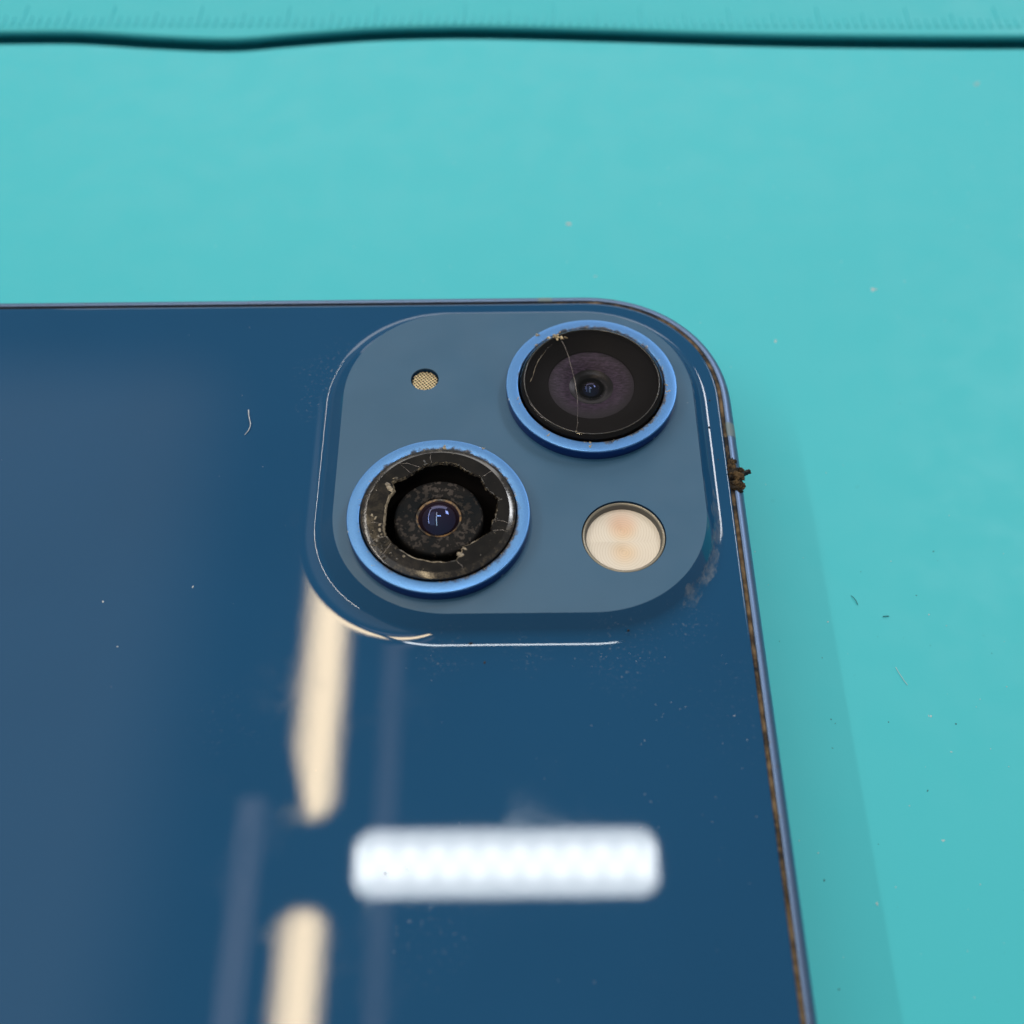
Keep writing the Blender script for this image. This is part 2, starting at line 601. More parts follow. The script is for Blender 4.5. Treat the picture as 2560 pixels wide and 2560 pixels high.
MAT_BAND = m_simple("antenna_band_plastic", (.16, .22, .24), .5)
MAT_GOLD = m_simple("gold_wire", (.80, .66, .42), .35, .8)
MAT_GRIT = m_simple("pale_grit", (.55, .47, .33), .4)
MAT_DUST = m_simple("pale_dust", (.62, .66, .68), .7)
MAT_DARKDUST = m_simple("dark_dust", (.03, .13, .14), .8)
MAT_LINT = m_simple("white_lint", (.70, .74, .78), .8)
_t = Mat("amber_lens_rim")
_t.set(Base_Color=_t.mix(_t.ramp(_t.noise(1.6, 4, .65), .40, .62), (.015, .010, .006), (.26, .14, .045)), Roughness=.35)
MAT_TAN = _t.m

def m_flash():
    """Cream moulded Fresnel disc with two ring centres."""
    m = Mat("flash_fresnel")
    x, y, z = m.xyz()
    top = m.dist2(-.02, .82)
    bot = m.dist2(.0, -1.10)
    up = m.math('GREATER_THAN', y, -.17)
    r = m.math('ADD', m.math('MULTIPLY', top, up), m.math('MULTIPLY', bot, m.math('SUBTRACT', 1.0, up)))
    saw = m.math('FRACT', m.math('MULTIPLY', r, 4.8))
    core = m.ramp(r, 1.5, .1)
    c = m.mix(core, (.93, .86, .78), (.94, .74, .55))
    c = m.mix(m.math('MULTIPLY', m.math('MULTIPLY', m.ramp(m.dist2(0, 1.6), 1.7, .2), up), .6), c, (.90, .55, .40))
    c = m.mix(m.math('MULTIPLY', m.ramp(saw, .55, 1.0), .24), c, (.46, .34, .20))
    m.set(Base_Color=c, Roughness=.35, Specular_IOR_Level=.5)
    m.bump(saw, .10, .35)
    return m.m
MAT_FLASH = m_flash()
MAT_FLASHRING = m_simple("flash_rim", (.30, .27, .21), .3, .4)
MAT_FLASHWALL = m_simple("flash_inner_wall", (.10, .10, .095), .5)

# ================================================================== the mat
mat_thing = thing("work_mat", "teal silicone work mat with ruler strip and dark wavy groove, under the phone", "mat", (0, 0, -4.5))
XL, XR = -170, 120
groove = [(-170, 48.8), (-120, 50.6), (-95, 49.8), (-78.47, 49.58), (-69.05, 49.41), (-59.5, 48.33), (-50.72, 47.72), (-43.96, 48.47), (-34.68, 49.42),
          (-25.32, 49.67), (-18.07, 49.44), (-5.63, 48.66), (6.72, 47.83), (19.02, 47.21), (41.48, 46.62), (80, 46.9), (120, 46.4)]
def gy(x):
    for i in range(len(groove) - 1):
        if groove[i][0] <= x <= groove[i + 1][0]:
            p0 = groove[max(i - 1, 0)]; p1 = groove[i]; p2 = groove[i + 1]; p3 = groove[min(i + 2, len(groove) - 1)]
            h = p2[0] - p1[0]
            t = (x - p1[0]) / h
            m1 = (p2[1] - p0[1]) / (p2[0] - p0[0]) * h
            m2 = (p3[1] - p1[1]) / (p3[0] - p1[0]) * h
            return ((2*t**3 - 3*t**2 + 1) * p1[1] + (t**3 - 2*t**2 + t) * m1 + (-2*t**3 + 3*t**2) * p2[1] + (t**3 - t**2) * m2)
    return groove[-1][1]
xs = [XL + (XR - XL) * i / 290 for i in range(291)]
GW = 1.22
def panel(name, front):
    g = Geo()
    r = .35
    prof = [(-r, 0.0), (-r * .6, -r * .08), (-r * .29, -r * .29), (-r * .08, -r * .6), (0, -r), (0, -.75), (-30, -.75), (-30, -4.5)]
    if front:
        rows = [[(x, -140, 0) for x in xs]] + [[(x, gy(x) - GW + dy, z) for x in xs] for dy, z in prof]
    else:
        rows = [[(x, gy(x) + GW - dy, z) for x in xs] for dy, z in reversed(prof)] + [[(x, 150, 0) for x in xs]]
    g.loft([list(reversed(l)) for l in rows], closed=False)
    return g.make(name, MAT_SIL, mat_thing, (0, 0, -4.5))
panel("mat_panel", True)
strip = panel("ruler_strip", False)
g = Geo()
g.v = [(XL, -140, -4.5), (XR, -140, -4.5), (XR, 150, -4.5), (XL, 150, -4.5)]
g.f = [(0, 1, 2, 3)]; g.s = [False]
g.make("mat_base", MAT_SIL, mat_thing, (0, 0, -4.5))

# moulded ruler ticks, each a low rounded bar standing on the strip
def tick_mesh(length):
    me = bpy.data.meshes.new("tick_mark")
    w, h, c = .17, .16, .06
    v = []
    for (a, z) in ((w, -.02), (w, h - c), (w - c, h)):
        v += [(-a, 0 + (w - a), z), (a, 0 + (w - a), z), (a, length - (w - a), z), (-a, length - (w - a), z)]
    f = []
    for k in range(2):
        for i in range(4):
            j = (i + 1) % 4
            f.append((k*4 + i, k*4 + j, k*4 + 4 + j, k*4 + 4 + i))
    f.append((8, 9, 10, 11))
    me.from_pydata([(x*S, y*S, z*S) for x, y, z in v], [], f)
    me.update()
    me.materials.append(MAT_SIL)
    return me
TM = {1: tick_mesh(1.7), 5: tick_mesh(2.7), 10: tick_mesh(3.9)}
pitch = 1.055
for k in range(-76, 53):
    x = -2.76 + k * pitch
    if x < -82 or x > 46:
        continue
    y = 51.75 - (x + 78) * .0205
    if y - gy(x) < GW + .35:
        y = gy(x) + GW + .35
    kind = 10 if k % 10 == 0 else (5 if k % 5 == 0 else 1)
    o = bpy.data.objects.new("tick_mark", TM[kind])
    COL.objects.link(o)
    o.parent = strip
    w0 = world_of(strip)
    o.location = (x*S - w0[0], y*S - w0[1], 0 - w0[2])
    o.rotation_euler[2] = math.radians(-1.2)

# ================================================================== the phone
PX, PY = -77, -37.5
X0, X1, Y0, Y1 = -154, 0, -75, 0
phone = thing("smartphone", "blue glass-backed smartphone lying face down with two damaged rear cameras", "smartphone", (PX, PY, 0))
PO = (PX, PY, 0)
def P(g, name, mat):
    return g.make(name, mat, phone, PO)
NB = 2.12
def outline(d, z):
    return rrect(X0 + d, X1 - d, Y0 + d, Y1 - d, 12.3 - d, z, NB)

# frame: flat sides, rounded shoulders
g = Geo()
prof = [(.9, .0), (.55, .06), (.25, .22), (.06, .5), (0, .8), (0, 6.75), (.03, 6.98), (.11, 7.18), (.24, 7.36), (.42, 7.49), (.60, 7.55), (.74, 7.56), (.80, 7.53), (.82, 7.45), (.82, 6.6)]
g.loft([outline(d, z) for d, z in prof])
g.cap(outline(.9, .0), True)
P(g, "frame", MAT_FRAME)

# dirt-filled seam
g = Geo()
rn = random.Random(3)
def wob(loop, a, zt):
    return [(x + a * noise.noise(Vector((x * .9, y * .9, 3.1))), y + a * noise.noise(Vector((x * .9, y * .9, 9.7))), zt + .06 * noise.noise(Vector((x * 1.7, y * 1.7, 5)))) for x, y, z in loop]
def dense(loop, n=4):
    o = []
    for i, p in enumerate(loop):
        q = loop[(i + 1) % len(loop)]
        dd = math.hypot(q[0]-p[0], q[1]-p[1])
        k = max(1, int(dd / .35))
        o += [(p[0] + (q[0]-p[0]) * t / k, p[1] + (q[1]-p[1]) * t / k, p[2]) for t in range(k)]
    return o
L0 = dense(outline(.78, 7.4))
def inset_of(loop, d):
    n = len(loop); o = []
    for i in range(n):
        a, b = loop[i-1], loop[(i+1) % n]
        tx, ty = b[0]-a[0], b[1]-a[1]
        l = math.hypot(tx, ty)
        o.append((loop[i][0] - ty / l * d, loop[i][1] + tx / l * d, loop[i][2]))
    return o
g.loft([wob(L0, .0, 7.40), wob(inset_of(L0, .12), .06, 7.49), wob(inset_of(L0, .30), .05, 7.47), wob(inset_of(L0, .50), 0, 7.30)])
P(g, "seam_dirt", MAT_GAP)

# camera bump outlines
bx0, bx1, by0, by1 = -32.37, -3.5, -33.07, -3.49
B_in = dict(R=9.2, n=2.08)
ox0, ox1, oy0, oy1 = -35.1, -1.72, -35.65, -1.85
HB = 1.3
# side profile: a crease at the frosted edge, a steep shoulder, a soft hollow at the foot
PROF = [0.0]
for i in range(400):
    t = (i + .5) / 400
    th = 47 + 2 * t if t < .34 else 48 * (1 - (t - .34) / .66) ** 2.1
    PROF.append(PROF[-1] + math.tan(math.radians(th)))
PROF = [1 - p / PROF[-1] for p in PROF]
def bump_loop(s):
    """s: 0 at the frosted plateau, 1 where the bump meets the flat glass."""
    q = lambda a, b: a + (b - a) * s
    k = min(399, int(s * 400)); f = s * 400 - k
    z = HB * (PROF[k] * (1 - f) + PROF[k + 1] * f)
    return rrect(q(bx0, ox0), q(bx1, ox1), q(by0, oy0), q(by1, oy1), q(9.2, 11.0), ZG + z, 2.08, 48, 12)

# back glass with the bump rising out of it in one piece
g = Geo()
ge = 1.13
edge = [(ge, 7.30), (ge + .004, 7.46), (ge + .02, 7.55), (ge + .05, 7.60), (ge + .10, 7.63), (ge + .17, 7.643), (ge + .26, 7.649), (ge + .35, 7.65)]
# the flat field stops short of the bump, whose foot runs onto the edge roll at the right
g.loft([outline(d, z) for d, z in edge])
g.loft(list(reversed([bump_loop(i / 40) for i in range(41)])))
g.sheet(outline(ge + .35, ZG), [bump_loop(1.0)])
MAT_BACK.name = "blue_back_glass"
back = P(g, "back_glass", MAT_BACK)

# residue of old adhesive film: a ragged strip on the lower right shoulder, a thin line on the right one
def residue(s_in, s_out, amp, test, mat, seed):
    n = 260
    A = dense(bump_loop(0)); 
    base = [bump_loop(i / 60) for i in range(61)]
    N = len(base[0])
    idx = [k for k in range(N) if test(base[30][k])]
    idx = sorted(idx, key=lambda k: -base[30][k][1])
    fine = []
    for a, b in zip(idx[:-1], idx[1:]):
        for t in range(6):
            fine.append((a, b, t / 6))
    g = Geo()
    rows = []
    M_ = len(fine)
    for q, (a, b, t) in enumerate(fine):
        e = min(1, q / 14, (M_ - q) / 14)
        def nz(f, o): return noise.noise(Vector((q * f, o + seed, .3)))
        lo = s_in + amp * (nz(.03, 1) + .3 * nz(.12, 4))
        hi = s_out + amp * (nz(.03, 7) + .3 * nz(.13, 9))
        mid = (s_in + s_out) / 2
        lo = mid + (lo - mid) * e; hi = mid + (hi - mid) * e
        row = []
        for k in range(9):
            sv = max(0, min(.999, lo + (max(hi, lo + .004) - lo) * k / 8)) * 60
            i0 = int(sv); f = sv - i0
            pa = [base[i0][a][c] * (1 - f) + base[i0 + 1][a][c] * f for c in range(3)]
            pb = [base[i0][b][c] * (1 - f) + base[i0 + 1][b][c] * f for c in range(3)]
            pz = [pa[c] + (pb[c] - pa[c]) * t for c in range(3)]
            row.append((pz[0] + .012, pz[1] - .012, pz[2] + .018))
        rows.append(row)
    g.loft(rows, closed=False)
    return P(g, "adhesive_residue", mat)

# frosted plateau, cut out for the lenses, the flash and the microphone
C1, C2 = (-24.134, -24.911), (-11.914, -12.285)
CF, CM = (-10.02, -26.50), (-25.70, -10.85)
RF, RM = 3.22, 1.16
g = Geo()
g.sheet(bump_loop(0), [circ(*C1, 6.6, ZG + HB), circ(*C2, 6.6, ZG + HB), circ(*CF, RF, ZG + HB), circ(*CM, RM, ZG + HB, 48)])
plate = P(g, "camera_plateau", MAT_PLAT)
for nm, c, r, n in (("flash_hole_wall", CF, RF, 96), ("microphone_hole_wall", CM, RM, 48)):
    g = Geo()
    g.loft([circ(*c, r, ZG + HB, n), circ(*c, r - .03, ZG + HB - .9, n)])
    g.make(nm, MAT_WALL, plate, PO)

residue(.32, .70, .24, lambda p: p[0] > -6.2 and -32 < p[1] < -21.0, MAT_RESIDUE, 3.0)
residue(.0, .085, .06, lambda p: p[0] > -6 and -27 < p[1] < -6.5, MAT_RESIDUE, 11.0)

# antenna bands: short plastic sections let into the frame, a hair proud of it
def band(p0, p1, along):
    g = Geo()
    pr = [(-.012, 2.5), (-.012, 6.76), (.02, 6.99), (.10, 7.19), (.235, 7.37), (.415, 7.502), (.60, 7.562), (.74, 7.572), (.81, 7.545), (.832, 7.44)]
    if along == 'y':
        rows = [[(-d, p, z) for d, z in pr] for p in (p0, (p0 + p1) / 2, p1)]
    else:
        rows = [[(p, -d, z) for d, z in pr] for p in (p1, (p0 + p1) / 2, p0)]
    g.loft(rows, closed=False)
    o = P(g, "antenna_band", MAT_BAND)
band(-16.0, -14.6, 'y')
band(-16.05, -14.8, 'x')

# ------------------------------------------------------------------ camera rings
def ring(c, mat):
    zt = ZG + 2.3
    pr = [(7.0, ZG + .9), (7.0, zt - .10), (6.985, zt - .045), (6.95, zt - .01), (6.90, zt), (6.10, zt), (6.05, zt - .012), (6.02, zt - .05), (6.0, zt - .12), (6.0, zt - 1.8)]
    return lathe("camera_ring", c[0], c[1], pr, mat, phone, 160)
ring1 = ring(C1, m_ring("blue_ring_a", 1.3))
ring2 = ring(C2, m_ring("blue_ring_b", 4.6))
ring1['label'] = "camera ring around a smashed lens cover with an open hole"
ring2['label'] = "camera ring around a lens cover with one crack"

def grit(ring_o, c, spots, seed, extra):
    rn = random.Random(seed)
    g = Geo()
    for (x, y, r) in spots:
        for k in range(rn.randint(2, 4)):
            flake(g, c[0] + x + rn.gauss(0, .07), c[1] + y + rn.gauss(0, .09), ZG + 2.295, r * rn.uniform(.5, 1), r * rn.uniform(.5, 1.0), rn)
    for k in range(extra):
        a = rn.random() * 6.283
        rr = 6.03 + abs(rn.gauss(0, .10))
        s = rn.uniform(.02, .055)
        flake(g, c[0] + rr * math.cos(a), c[1] + rr * math.sin(a), ZG + 2.295, s, s, rn)
    o = g.make("grit", MAT_GRIT, ring_o, (c[0], c[1], ZG))
    o['kind'] = 'stuff'
grit(ring1, C1, [(.3, 6.2, .16), (3.4, 6.0, .10), (-5.4, 2.9, .08), (5.9, 1.6, .06), (-4.7, -4.6, .09), (-2.6, 5.6, .06)], 5, 70)
grit(ring2, C2, [(-4.32, 5.35, .17), (-4.5, 4.2, .11), (4.85, 3.95, .10), (5.68, 2.38, .07), (5.92, 1.59, .07), (6.15, -.29, .13), (6.12, -.84, .13),
                 (6.04, -1.27, .11), (-6.0, -1.55, .10), (-5.8, -2.05, .09), (-3.6, -5.2, .13), (-.37, -6.33, .13)], 6, 50)

# -- smashed camera: plate of cover glass with a jagged hole
hole = [(-4.13,-1.76),(-4.1,-.89),(-4.07,.08),(-3.98,.77),(-3.81,1.47),(-3.46,1.86),(-3.52,2.37),(-3.66,2.72),(-3.3,2.92),(-2.64,3.17),(-2.0,3.67),(-1.43,4.07),(-1.1,4.38),(-.02,4.57),(.74,4.51),(1.5,4.3),(2.01,3.83),(2.52,3.51),(3.27,3.2),(3.44,2.69),(3.69,2.08),(4.19,1.57),(4.69,1.07),(4.52,.18),(4.44,-.7),(4.2,-.89),(4.16,-1.86),(2.91,-2.8),(1.96,-3.26),(1.89,-3.73),(1.5,-4.47),(.55,-4.64),(-.4,-4.58),(-1.53,-4.29),(-2.67,-3.58),(-3.52,-2.72),(-3.94,-2.24)]
hole.reverse()                                   # counter-clockwise
def rag(poly, n=3, amp=.045):
    rn = random.Random(11)
    o = []
    for i, p in enumerate(poly):
        q = poly[(i + 1) % len(poly)]
        for k in range(n):
            t = k / n
            a = amp if k else 0
            o.append((p[0] + (q[0]-p[0]) * t + rn.uniform(-a, a), p[1] + (q[1]-p[1]) * t + rn.uniform(-a, a)))
    return o
hole = rag(hole, 4, .04)
zc = ZG + 2.66
def H3(s, z, jit=0.0):
    rn = random.Random(int(s * 1000))
    return [(C1[0] + x * s + rn.uniform(-jit, jit), C1[1] + y * s + rn.uniform(-jit, jit), z + rn.uniform(-jit, jit)) for x, y in hole]
g = Geo()
g.loft([circ(*C1, r, z, 120) for r, z in ((5.92, zc - .75), (5.92, zc - .23), (5.90, zc - .19))])
g.sheet(circ(*C1, 5.45, zc, 120), [H3(1.0, zc)])
cov1 = g.make("lens_cover", MAT_BROKEN, ring1, (C1[0], C1[1], ZG))
cov1['label'] = "smashed lens cover with a jagged hole in the middle"
g = Geo()
g.loft([circ(*C1, r, z, 160) for r, z in ((5.90, zc - .19), (5.83, zc - .148), (5.75, zc - .112), (5.66, zc - .075), (5.56, zc - .037), (5.45, zc))])
g.make("cover_bevel", MAT_BEVEL, ring1, (C1[0], C1[1], ZG))
g = Geo()
g.loft([H3(1.0, zc + .003), H3(.982, zc - .05, .03), H3(.965, zc - .20, .035), H3(.98, zc - .34, .02)], smooth=False)
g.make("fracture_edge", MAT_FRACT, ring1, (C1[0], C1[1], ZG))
# loose splinters of glass on the plate, thickest at the lower left
g = Geo()
rn = random.Random(21)
for k in range(46):
    if k < 26:
        a, r = math.radians(rn.gauss(218, 16)), rn.uniform(4.5, 5.7)
    else:
        a, r = rn.random() * 6.283, rn.uniform(5.0, 5.75)
    s = rn.uniform(.04, .15) if k < 26 else rn.uniform(.02, .06)
    flake(g, C1[0] + r * math.cos(a), C1[1] + r * math.sin(a), zc - (max(0, r - 5.46) * .65), s, s * .35, rn)
for x, y, r in ((-3.75, 2.05, .30), (-3.95, 2.45, .22), (-3.4, 3.05, .20), (1.78, -3.95, .28), (2.1, -3.45, .16), (-4.35, -1.7, .20), (-4.7, -3.0, .24), (-4.2, -3.6, .26), (-3.9, -4.1, .18), (4.45, -.95, .16), (4.35, -2.0, .14), (-1.2, 4.6, .16), (3.6, 3.2, .15), (4.75, .9, .17)):
    flake(g, C1[0] + x, C1[1] + y, zc, r, .05, rn)
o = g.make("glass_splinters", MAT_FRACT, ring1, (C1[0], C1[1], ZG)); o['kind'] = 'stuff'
# cracks running from the hole to the rim
def crack(ring_o, c, pts, r, z, mat, name="crack"):
    rn = random.Random(len(pts))
    fine = []
    for i in range(len(pts) - 1):
        for k in range(5):
            t = k / 5
            fine.append((c[0] + pts[i][0] + (pts[i+1][0]-pts[i][0]) * t + rn.uniform(-.018, .018), c[1] + pts[i][1] + (pts[i+1][1]-pts[i][1]) * t + rn.uniform(-.018, .018), z))
    fine.append((c[0] + pts[-1][0], c[1] + pts[-1][1], z))
    n = len(fine)
    rad = [max(.004, r * (0.35 + abs(noise.noise(Vector((i * .21, r * 50, 1.7)))) * 1.6) * min(1, (n - i) / 5, (i + 1) / 3)) for i in range(n)]
    return tube(fine, rad, 5).make(name, mat, ring_o, (c[0], c[1], ZG))
_t = Mat("golden_chip")
_t.set(Base_Color=_t.mix(_t.ramp(_t.noise(4, 4, .7), .4, .6), (.10, .07, .03), (.60, .48, .28)), Roughness=.2)
MAT_CHIP = _t.m
MAT_CRACK = m_simple("crack_glint", (.42, .37, .34), .25)
crack(ring1, C1, [(-1.5, 4.05), (-2.5, 4.45), (-3.3, 4.4)], .016, zc, MAT_CRACK)
crack(ring1, C1, [(-2.2, 3.5), (-3.0, 4.3)], .014, zc, MAT_CRACK)
crack(ring1, C1, [(4.2, -.9), (4.95, -1.0), (5.4, -1.25)], .018, zc, MAT_CRACK)
crack(ring1, C1, [(4.16, -1.86), (4.9, -1.8), (5.3, -2.0)], .018, zc, MAT_CRACK)
crack(ring1, C1, [(3.35, 3.1), (4.0, 3.6), (4.2, 3.7)], .014, zc, MAT_CRACK)
crack(ring1, C1, [(-.6, 4.45), (-.75, 5.0), (-.7, 5.4)], .010, zc, MAT_CRACK)
crack(ring1, C1, [(-3.9, -2.3), (-4.6, -2.5), (-5.2, -3.0)], .016, zc, MAT_CRACK)
crack(ring1, C1, [(-3.4, -2.9), (-3.9, -3.7), (-4.3, -4.1)], .018, zc, MAT_CRACK)
crack(ring1, C1, [(-4.1, -1.2), (-4.8, -1.0), (-5.3, -1.1)], .012, zc, MAT_CRACK)
crack(ring1, C1, [(1.5, -4.5), (1.9, -4.9), (2.0, -5.3)], .012, zc, MAT_CRACK)
# inside of the smashed camera
lathe("lens_well", *C1, [(5.9, zc - .45), (5.3, zc - .40), (4.95, zc - .45), (4.7, ZG - 1.6), (0.01, ZG - 1.6)], MAT_WELL, ring1, 96)
zb = ZG + 1.75
lathe("lens_barrel", *C1, [(3.45, ZG - 1.5), (3.45, zb - .32), (3.40, zb - .15), (3.32, zb - .04), (3.2, zb), (1.9, zb - .02), (1.78, zb - .06), (1.72, zb - .35)], MAT_COAT, ring1, 128)
lathe("lens_seat", *C1, [(1.74, zb - .12), (1.60, zb - .16), (1.44, zb - .12), (1.38, zb - .25)], MAT_TAN, ring1, 96)
def dome(name, c, r, z, h, mat, par):
    R = (r * r + h * h) / (2 * h)
    a1 = math.asin(min(1, r / R))
    pr = [(R * math.sin(a1 * (1 - i / 24)) if i < 24 else .002, z + h - R + R * math.cos(a1 * (1 - i / 24))) for i in range(25)]
    return lathe(name, c[0], c[1], pr, mat, par, 64)
dome("lens_element", C1, 1.66, zb - .25, .92, MAT_DOME, ring1)

# -- cracked camera: whole cover glass over the dark lens stack
zc2 = ZG + 2.70
g = Geo()
g.loft([circ(*C2, r, z, 128) for r, z in ((5.86, zc2 - .9), (5.86, zc2 - .30), (5.84, zc2 - .22), (5.60, zc2 - .035), (5.52, zc2))])
g.sheet(circ(*C2, 5.52, zc2, 128), [])
cov2 = g.make("lens_cover", MAT_COVER, ring2, (C2[0], C2[1], ZG))
cov2['label'] = "dark lens cover with one long crack and a chip"
MAT_RIM = m_simple("lens_rim_black", (.012, .009, .006), .18)
lathe("lens_rim", *C2, [(5.98, zc2 - 1.2), (5.80, zc2 - .5), (5.55, zc2 - .10), (5.50, zc2 - .06), (5.40, zc2 - .12), (5.30, zc2 - .45), (3.6, zc2 - .5), (3.52, zc2 - .6)], m_simple("lens_surround", (.006, .0045, .003), .5, spec=.12), ring2, 128)
zp = zc2 - .62
lathe("lens_baffle", *C2, [(3.55, zp), (1.85, zp - .22), (1.80, zp - .30)], MAT_PURPLE, ring2, 96)
lathe("lens_barrel", *C2, [(1.82, zp - .24), (1.5, zp - .36), (1.1, zp - .40), (1.05, zp - .5), (1.0, zp - .9), (.01, zp - .9)], m_simple("lens_barrel_black", (.006, .006, .005), .3, spec=.25), ring2, 96)
dome("lens_element", C2, .92, zp - .72, .62, MAT_DOME2, ring2)
crack(ring2, C2, [(-2.35,4.3),(-2.1,3.76),(-1.8,2.51),(-1.59,1.28),(-1.38,-.05),(-1.23,-1.78),(-1.25,-3.1)], .017, zc2 + .002, MAT_CRACK)
crack(ring2, C2, [(-1.25,-3.15),(-1.33,-4.43),(-1.45,-5.30)], .006, zc2 + .002, MAT_CRACK)
# crescent-shaped flake lifted off under the left rim
crack(ring2, C2, [(-3.14,3.89),(-3.67,3.21),(-4.29,2.21),(-4.61,1.32),(-4.8,.43),(-5.05,-.15)], .034, zc2 - .01, MAT_FRACT)
g = Geo()
rn = random.Random(8)
for k in range(13):
    flake(g, C2[0] - 2.55 + rn.gauss(0, .32), C2[1] + 4.75 + rn.gauss(0, .2), zc2 - .01, rn.uniform(.08, .26), rn.uniform(.03, .10), rn)
flake(g, C2[0] - 1.45, C2[1] - 5.25, zc2 - .01, .09, .04, rn)
o = g.make("chip", MAT_CHIP, ring2, (C2[0], C2[1], ZG))
g = Geo()
g.loft([circ(*C2, r, z, 160) for r, z in ((5.56, zc2 - .012), (5.535, zc2 + .014), (5.505, zc2 + .018), (5.475, zc2 + .006), (5.46, zc2 - .012))])
g.make("cover_bevel", MAT_BEVEL, ring2, (C2[0], C2[1], ZG))

# ------------------------------------------------------------------ flash
zf = ZG + HB
fl = lathe("flash", *CF, [(3.16, zf - .9), (3.16, zf - .16), (3.12, zf - .12), (3.07, zf - .11), (2.99, zf - .15), (2.95, zf - .20)], MAT_FLASHRING, phone, 96)
fl['label'] = "cream flash window with two sets of fine rings"
lathe("flash_wall", *CF, [(2.95, zf - .20), (2.88, zf - .26), (2.82, zf - .72)], MAT_FLASHWALL, fl, 96)
lathe("flash_diffuser", *CF, [(2.84, zf - .64), (1.5, zf - .60), (.01, zf - .59)], MAT_FLASH, fl, 96)
lathe("flash_window", *CF, [(2.96, zf - .195), (1.4, zf - .185), (.01, zf - .18)], MAT_FLASHWIN, fl, 96)

# ------------------------------------------------------------------ microphone with its woven wire screen
zm = ZG + HB - .34
mic = lathe("microphone", *CM, [(1.15, zm - .3), (1.12, zm - .02), (1.04, zm), (1.0, zm - .06), (.98, zm - .25), (.01, zm - .25)], MAT_BLACK, phone, 48)
g = Geo()
def strand(a, off, ph):
    half = math.sqrt(max(0, 1.03 ** 2 - off * off))
    if half < .12:
        return
    ca, sa = math.cos(a), math.sin(a)
    n = max(4, int(half * 22))
    pts = []
    for i in range(n + 1):
        t = -half + 2 * half * i / n
        pts.append((CM[0] + t * ca - off * sa, CM[1] + t * sa + off * ca, zm + .02 + .022 * math.sin(t / .23 * math.pi + ph)))
    q = tube(pts, .05, 5)
    b = len(g.v)
    g.v += q.v
    g.f += [tuple(i + b for i in f) for f in q.f]
    g.s += q.s
for k in range(-6, 7):
    strand(math.radians(38), k * .23, math.pi * (k % 2))
    strand(math.radians(128), k * .23, math.pi * (k % 2) + math.pi)
o = g.make("wire_screen", MAT_GOLD, mic, (CM[0], CM[1], ZG))

# ================================================================== dirt on and around the phone
def clump(name, blobs, mat, label, cat):
    g = Geo()
    for bi, (x, y, z, rx, ry, rz) in enumerate(blobs):
        bm = bmesh.new()
        bmesh.ops.create_icosphere(bm, subdivisions=4, radius=1)
        bm.verts.index_update()
        b = len(g.v)
        for v in bm.verts:
            d = 1 + .32 * noise.noise(v.co * 1.6 + Vector((bi * 3.1, 0, 0))) + .45 * noise.noise(v.co * 3.6 + Vector((0, bi * 2.3, 0))) + .25 * noise.noise(v.co * 8)
            g.v.append((x + v.co.x * rx * d, y + v.co.y * ry * d, z + v.co.z * rz * d))
        for f in bm.faces:
            g.f.append(tuple(b + v.index for v in f.verts)); g.s.append(True)
        bm.free()
    c = blobs[0]
    o = g.make(name, mat, None, (c[0], c[1], c[2]))
    return tag(o, label, cat)
clump("mud_clump", [(-.75, -19.6, 7.58, .42, .62, .20), (-.80, -18.75, 7.56, .30, .42, .13), (-.95, -19.2, 7.60, .22, .34, .15), (-.55, -18.6, 7.5, .22, .22, .12),
                    (-.45, -20.15, 7.56, .50, .42, .24), (-.55, -20.8, 7.56, .46, .36, .24), (-.25, -21.0, 7.46, .30, .30, .22), (-.70, -21.2, 7.55, .36, .26, .16),
                    (-.22, -20.0, 7.42, .26, .34, .26), (-.1, -19.45, 7.45, .22, .26, .22), (-.40, -21.45, 7.47, .24, .16, .12), (-1.02, -20.2, 7.66, .16, .22, .12)], MAT_MUD,
      "brown clump of dried mud stuck on the phone's right edge", "mud")
clump("grime_shred", [(.28, -19.62, 7.38, .30, .16, .20), (.50, -19.50, 7.40, .20, .14, .16), (.62, -19.62, 7.36, .12, .08, .08), (.10, -19.7, 7.36, .22, .2, .2)], MAT_SHRED,
      "small black shred jutting out from the mud clump over the mat", "dirt")

lint = tube([(-40.41,-12.93,ZG+.05),(-40.36,-13.2,ZG+.07),(-40.32,-13.48,ZG+.10),(-40.16,-14.07,ZG+.14),(-40.06,-14.4,ZG+.14),(-40.05,-14.7,ZG+.12),(-40.15,-15.1,ZG+.08),(-40.43,-15.54,ZG+.04)], [.05,.04,.035,.035,.035,.035,.035,.025], 6).make("lint_fibre", MAT_LINT, None, (-40.2, -14, ZG))
tag(lint, "white curved lint fibre on the blue back left of the cameras", "fibre")

def fibre(pts, r, mat, name, label, cat):
    o = tube([(x, y, z) for x, y, z in pts], r, 5).make(name, mat, None, (pts[0][0], pts[0][1], 0))
    return tag(o, label, cat)
MAT_DKF = m_simple("dark_fibre", (.03, .20, .22), .8)
fibre([(9.25,-26.9,.06),(9.42,-27.11,.1),(9.56,-27.4,.1),(9.66,-27.75,.05)], .03, MAT_DKF, "dark_fibre", "short dark curved fibre on the mat right of the phone's shadow", "fibre")
fibre([(11.5,-28.86,.06),(11.74,-28.84,.09),(12.0,-28.82,.05)], .035, MAT_DKF, "dark_fibre", "short straight dark fibre on the mat, right of the curved dark one", "fibre")
fibre([(11.7,-33.4,.05),(11.85,-33.9,.09),(12.14,-34.6,.08),(12.35,-34.95,.04)], .02, MAT_DUST, "pale_fibre", "long pale fibre on the mat right of the phone", "fibre")

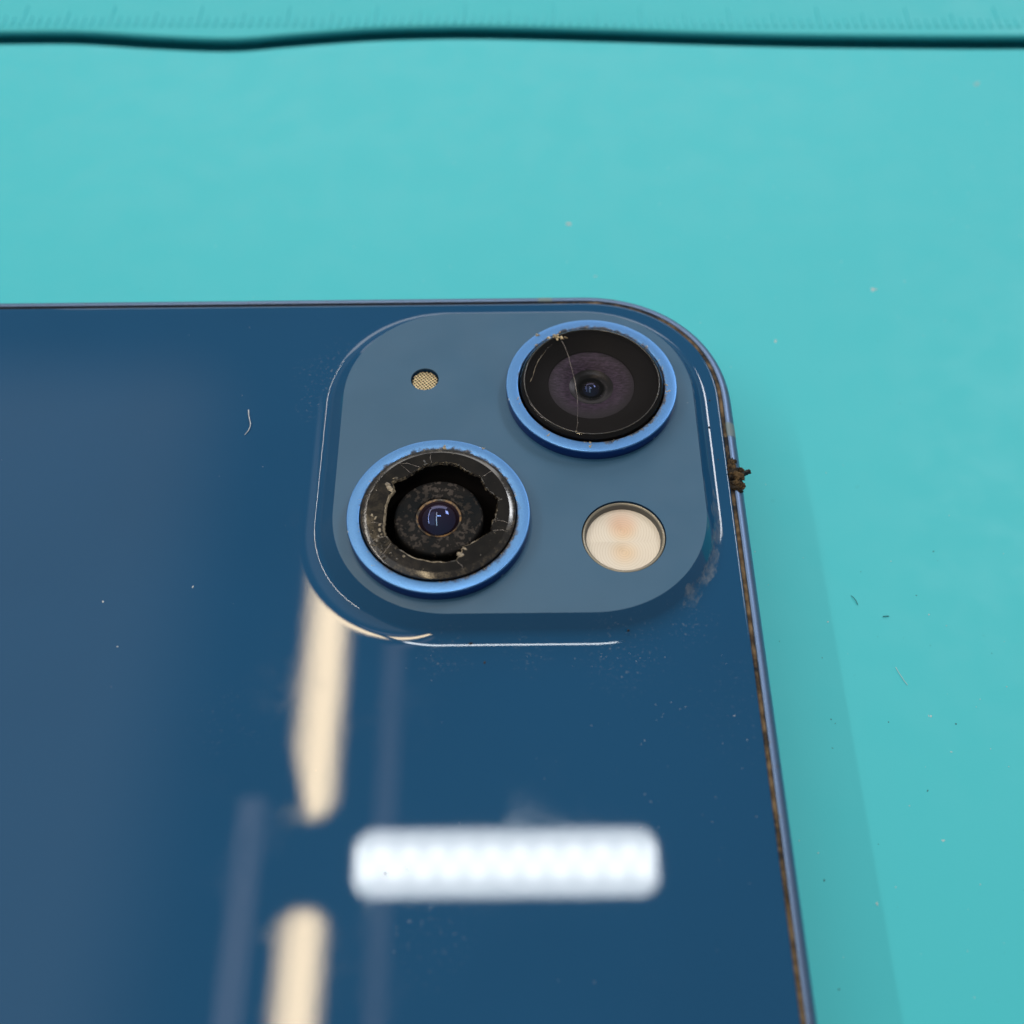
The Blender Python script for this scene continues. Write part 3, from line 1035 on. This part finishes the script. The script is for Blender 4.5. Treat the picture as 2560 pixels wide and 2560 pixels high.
# fine dust: pale and dark grains on the mat
rn = random.Random(31)
g = Geo()
for x, y, r in [(15.27,-28.73,.10),(13.62,-37.57,.14),(12.6,-47.31,.10),(6.99,-51.77,.12),(-12.47,17.03,.30),(17.15,7.51,.26),(34.17,39.03,.35),(6.68,.94,.16),(-10.07,9.61,.14),(14.6,-40.5,.08),(7.0,-29.3,.08)]:
    for k in range(3):
        flake(g, x + rn.gauss(0, r * .5), y + rn.gauss(0, r * .5), .0, r * rn.uniform(.4, .8), r * .35, rn)
for k in range(150):
    x, y = rn.uniform(1, 40), rn.uniform(-60, 45)
    if rn.random() < .35: x = rn.uniform(-60, 40); y = rn.uniform(2, 45)
    s = rn.uniform(.025, .06)
    flake(g, x, y, .0, s, s, rn)
tag(g.make("pale_dust", MAT_DUST, None, (0, 0, 0)), "pale dust grains scattered over the teal mat", "dust", kind="stuff")
g = Geo()
for x, y, r in [(14.61,-26.9,.09),(5.94,-37.77,.10),(10.32,-38.03,.09),(15.45,-38.24,.11),(5.68,-40.11,.08),(12.22,-43.53,.11),(3.52,-50.09,.12),(3.41,-57.45,.10),(6.04,-32.49,.08),(16.89,-22.68,.12),(6.2,-38.1,.08)]:
    flake(g, x, y, .0, r * .7, r * .35, rn)
for k in range(36):
    x, y = rn.uniform(1, 40), rn.uniform(-60, 40)
    s = rn.uniform(.02, .045)
    flake(g, x, y, .0, s, s, rn)
tag(g.make("dark_dust", MAT_DARKDUST, None, (0, 0, 0)), "dark dust grains scattered over the teal mat", "dust", kind="stuff")

# dust on the back glass: denser to the lower right of the bump and along its foot
g = Geo()
def on_bump(x, y):
    return ox0 - .2 < x < ox1 + .2 and oy0 - .1 < y < oy1
for k in range(135):
    q = rn.random()
    if q < .38: x, y = rn.gauss(-9, 4.5), rn.gauss(-43, 4.5)
    elif q < .68: x, y = rn.uniform(-27, -7), -35.4 - abs(rn.gauss(0, .7))
    else: x, y = rn.uniform(-60, -2), rn.uniform(-62, -3)
    if x > -1.9 or x < -100 or on_bump(x, y): continue
    s = min(.055, abs(rn.gauss(.013, .011)) + .009)
    flake(g, x, y, ZG, s, s * .5, rn)
for x, y, r in [(-42.67,-29.85,.10),(-49.25,-31.05,.09),(-47.5,-34.82,.07),(-27.0,-51.6,.12),(-25.6,-51.3,.07)]:
    flake(g, x, y, ZG, r, r * .5, rn)
tag(g.make("glass_dust", MAT_DUST, None, (PX, PY, ZG)), "pale specks of dust on the phone's blue back", "dust", kind="stuff")
# dark crumbs on the bump
def zbump(x, y):
    return ZG + HB
rn = random.Random(77)
g = Geo()
for x, y, z, r in [(-10.1,-34.2,ZG+.55,.13),(-21.6,-34.9,ZG+.12,.12),(-20.6,-36.4,ZG,.10),(-2.45,-16.0,ZG+1.0,.13),(-2.1,-13.0,ZG+.75,.10),(-2.0,-19.0,ZG+.72,.08)]:
    flake(g, x, y, z, r, r * .6, rn)
tag(g.make("mud_crumbs", MAT_MUD, None, (-10, -34, ZG)), "dark mud crumbs sitting around the raised camera bump", "dirt", kind="stuff")
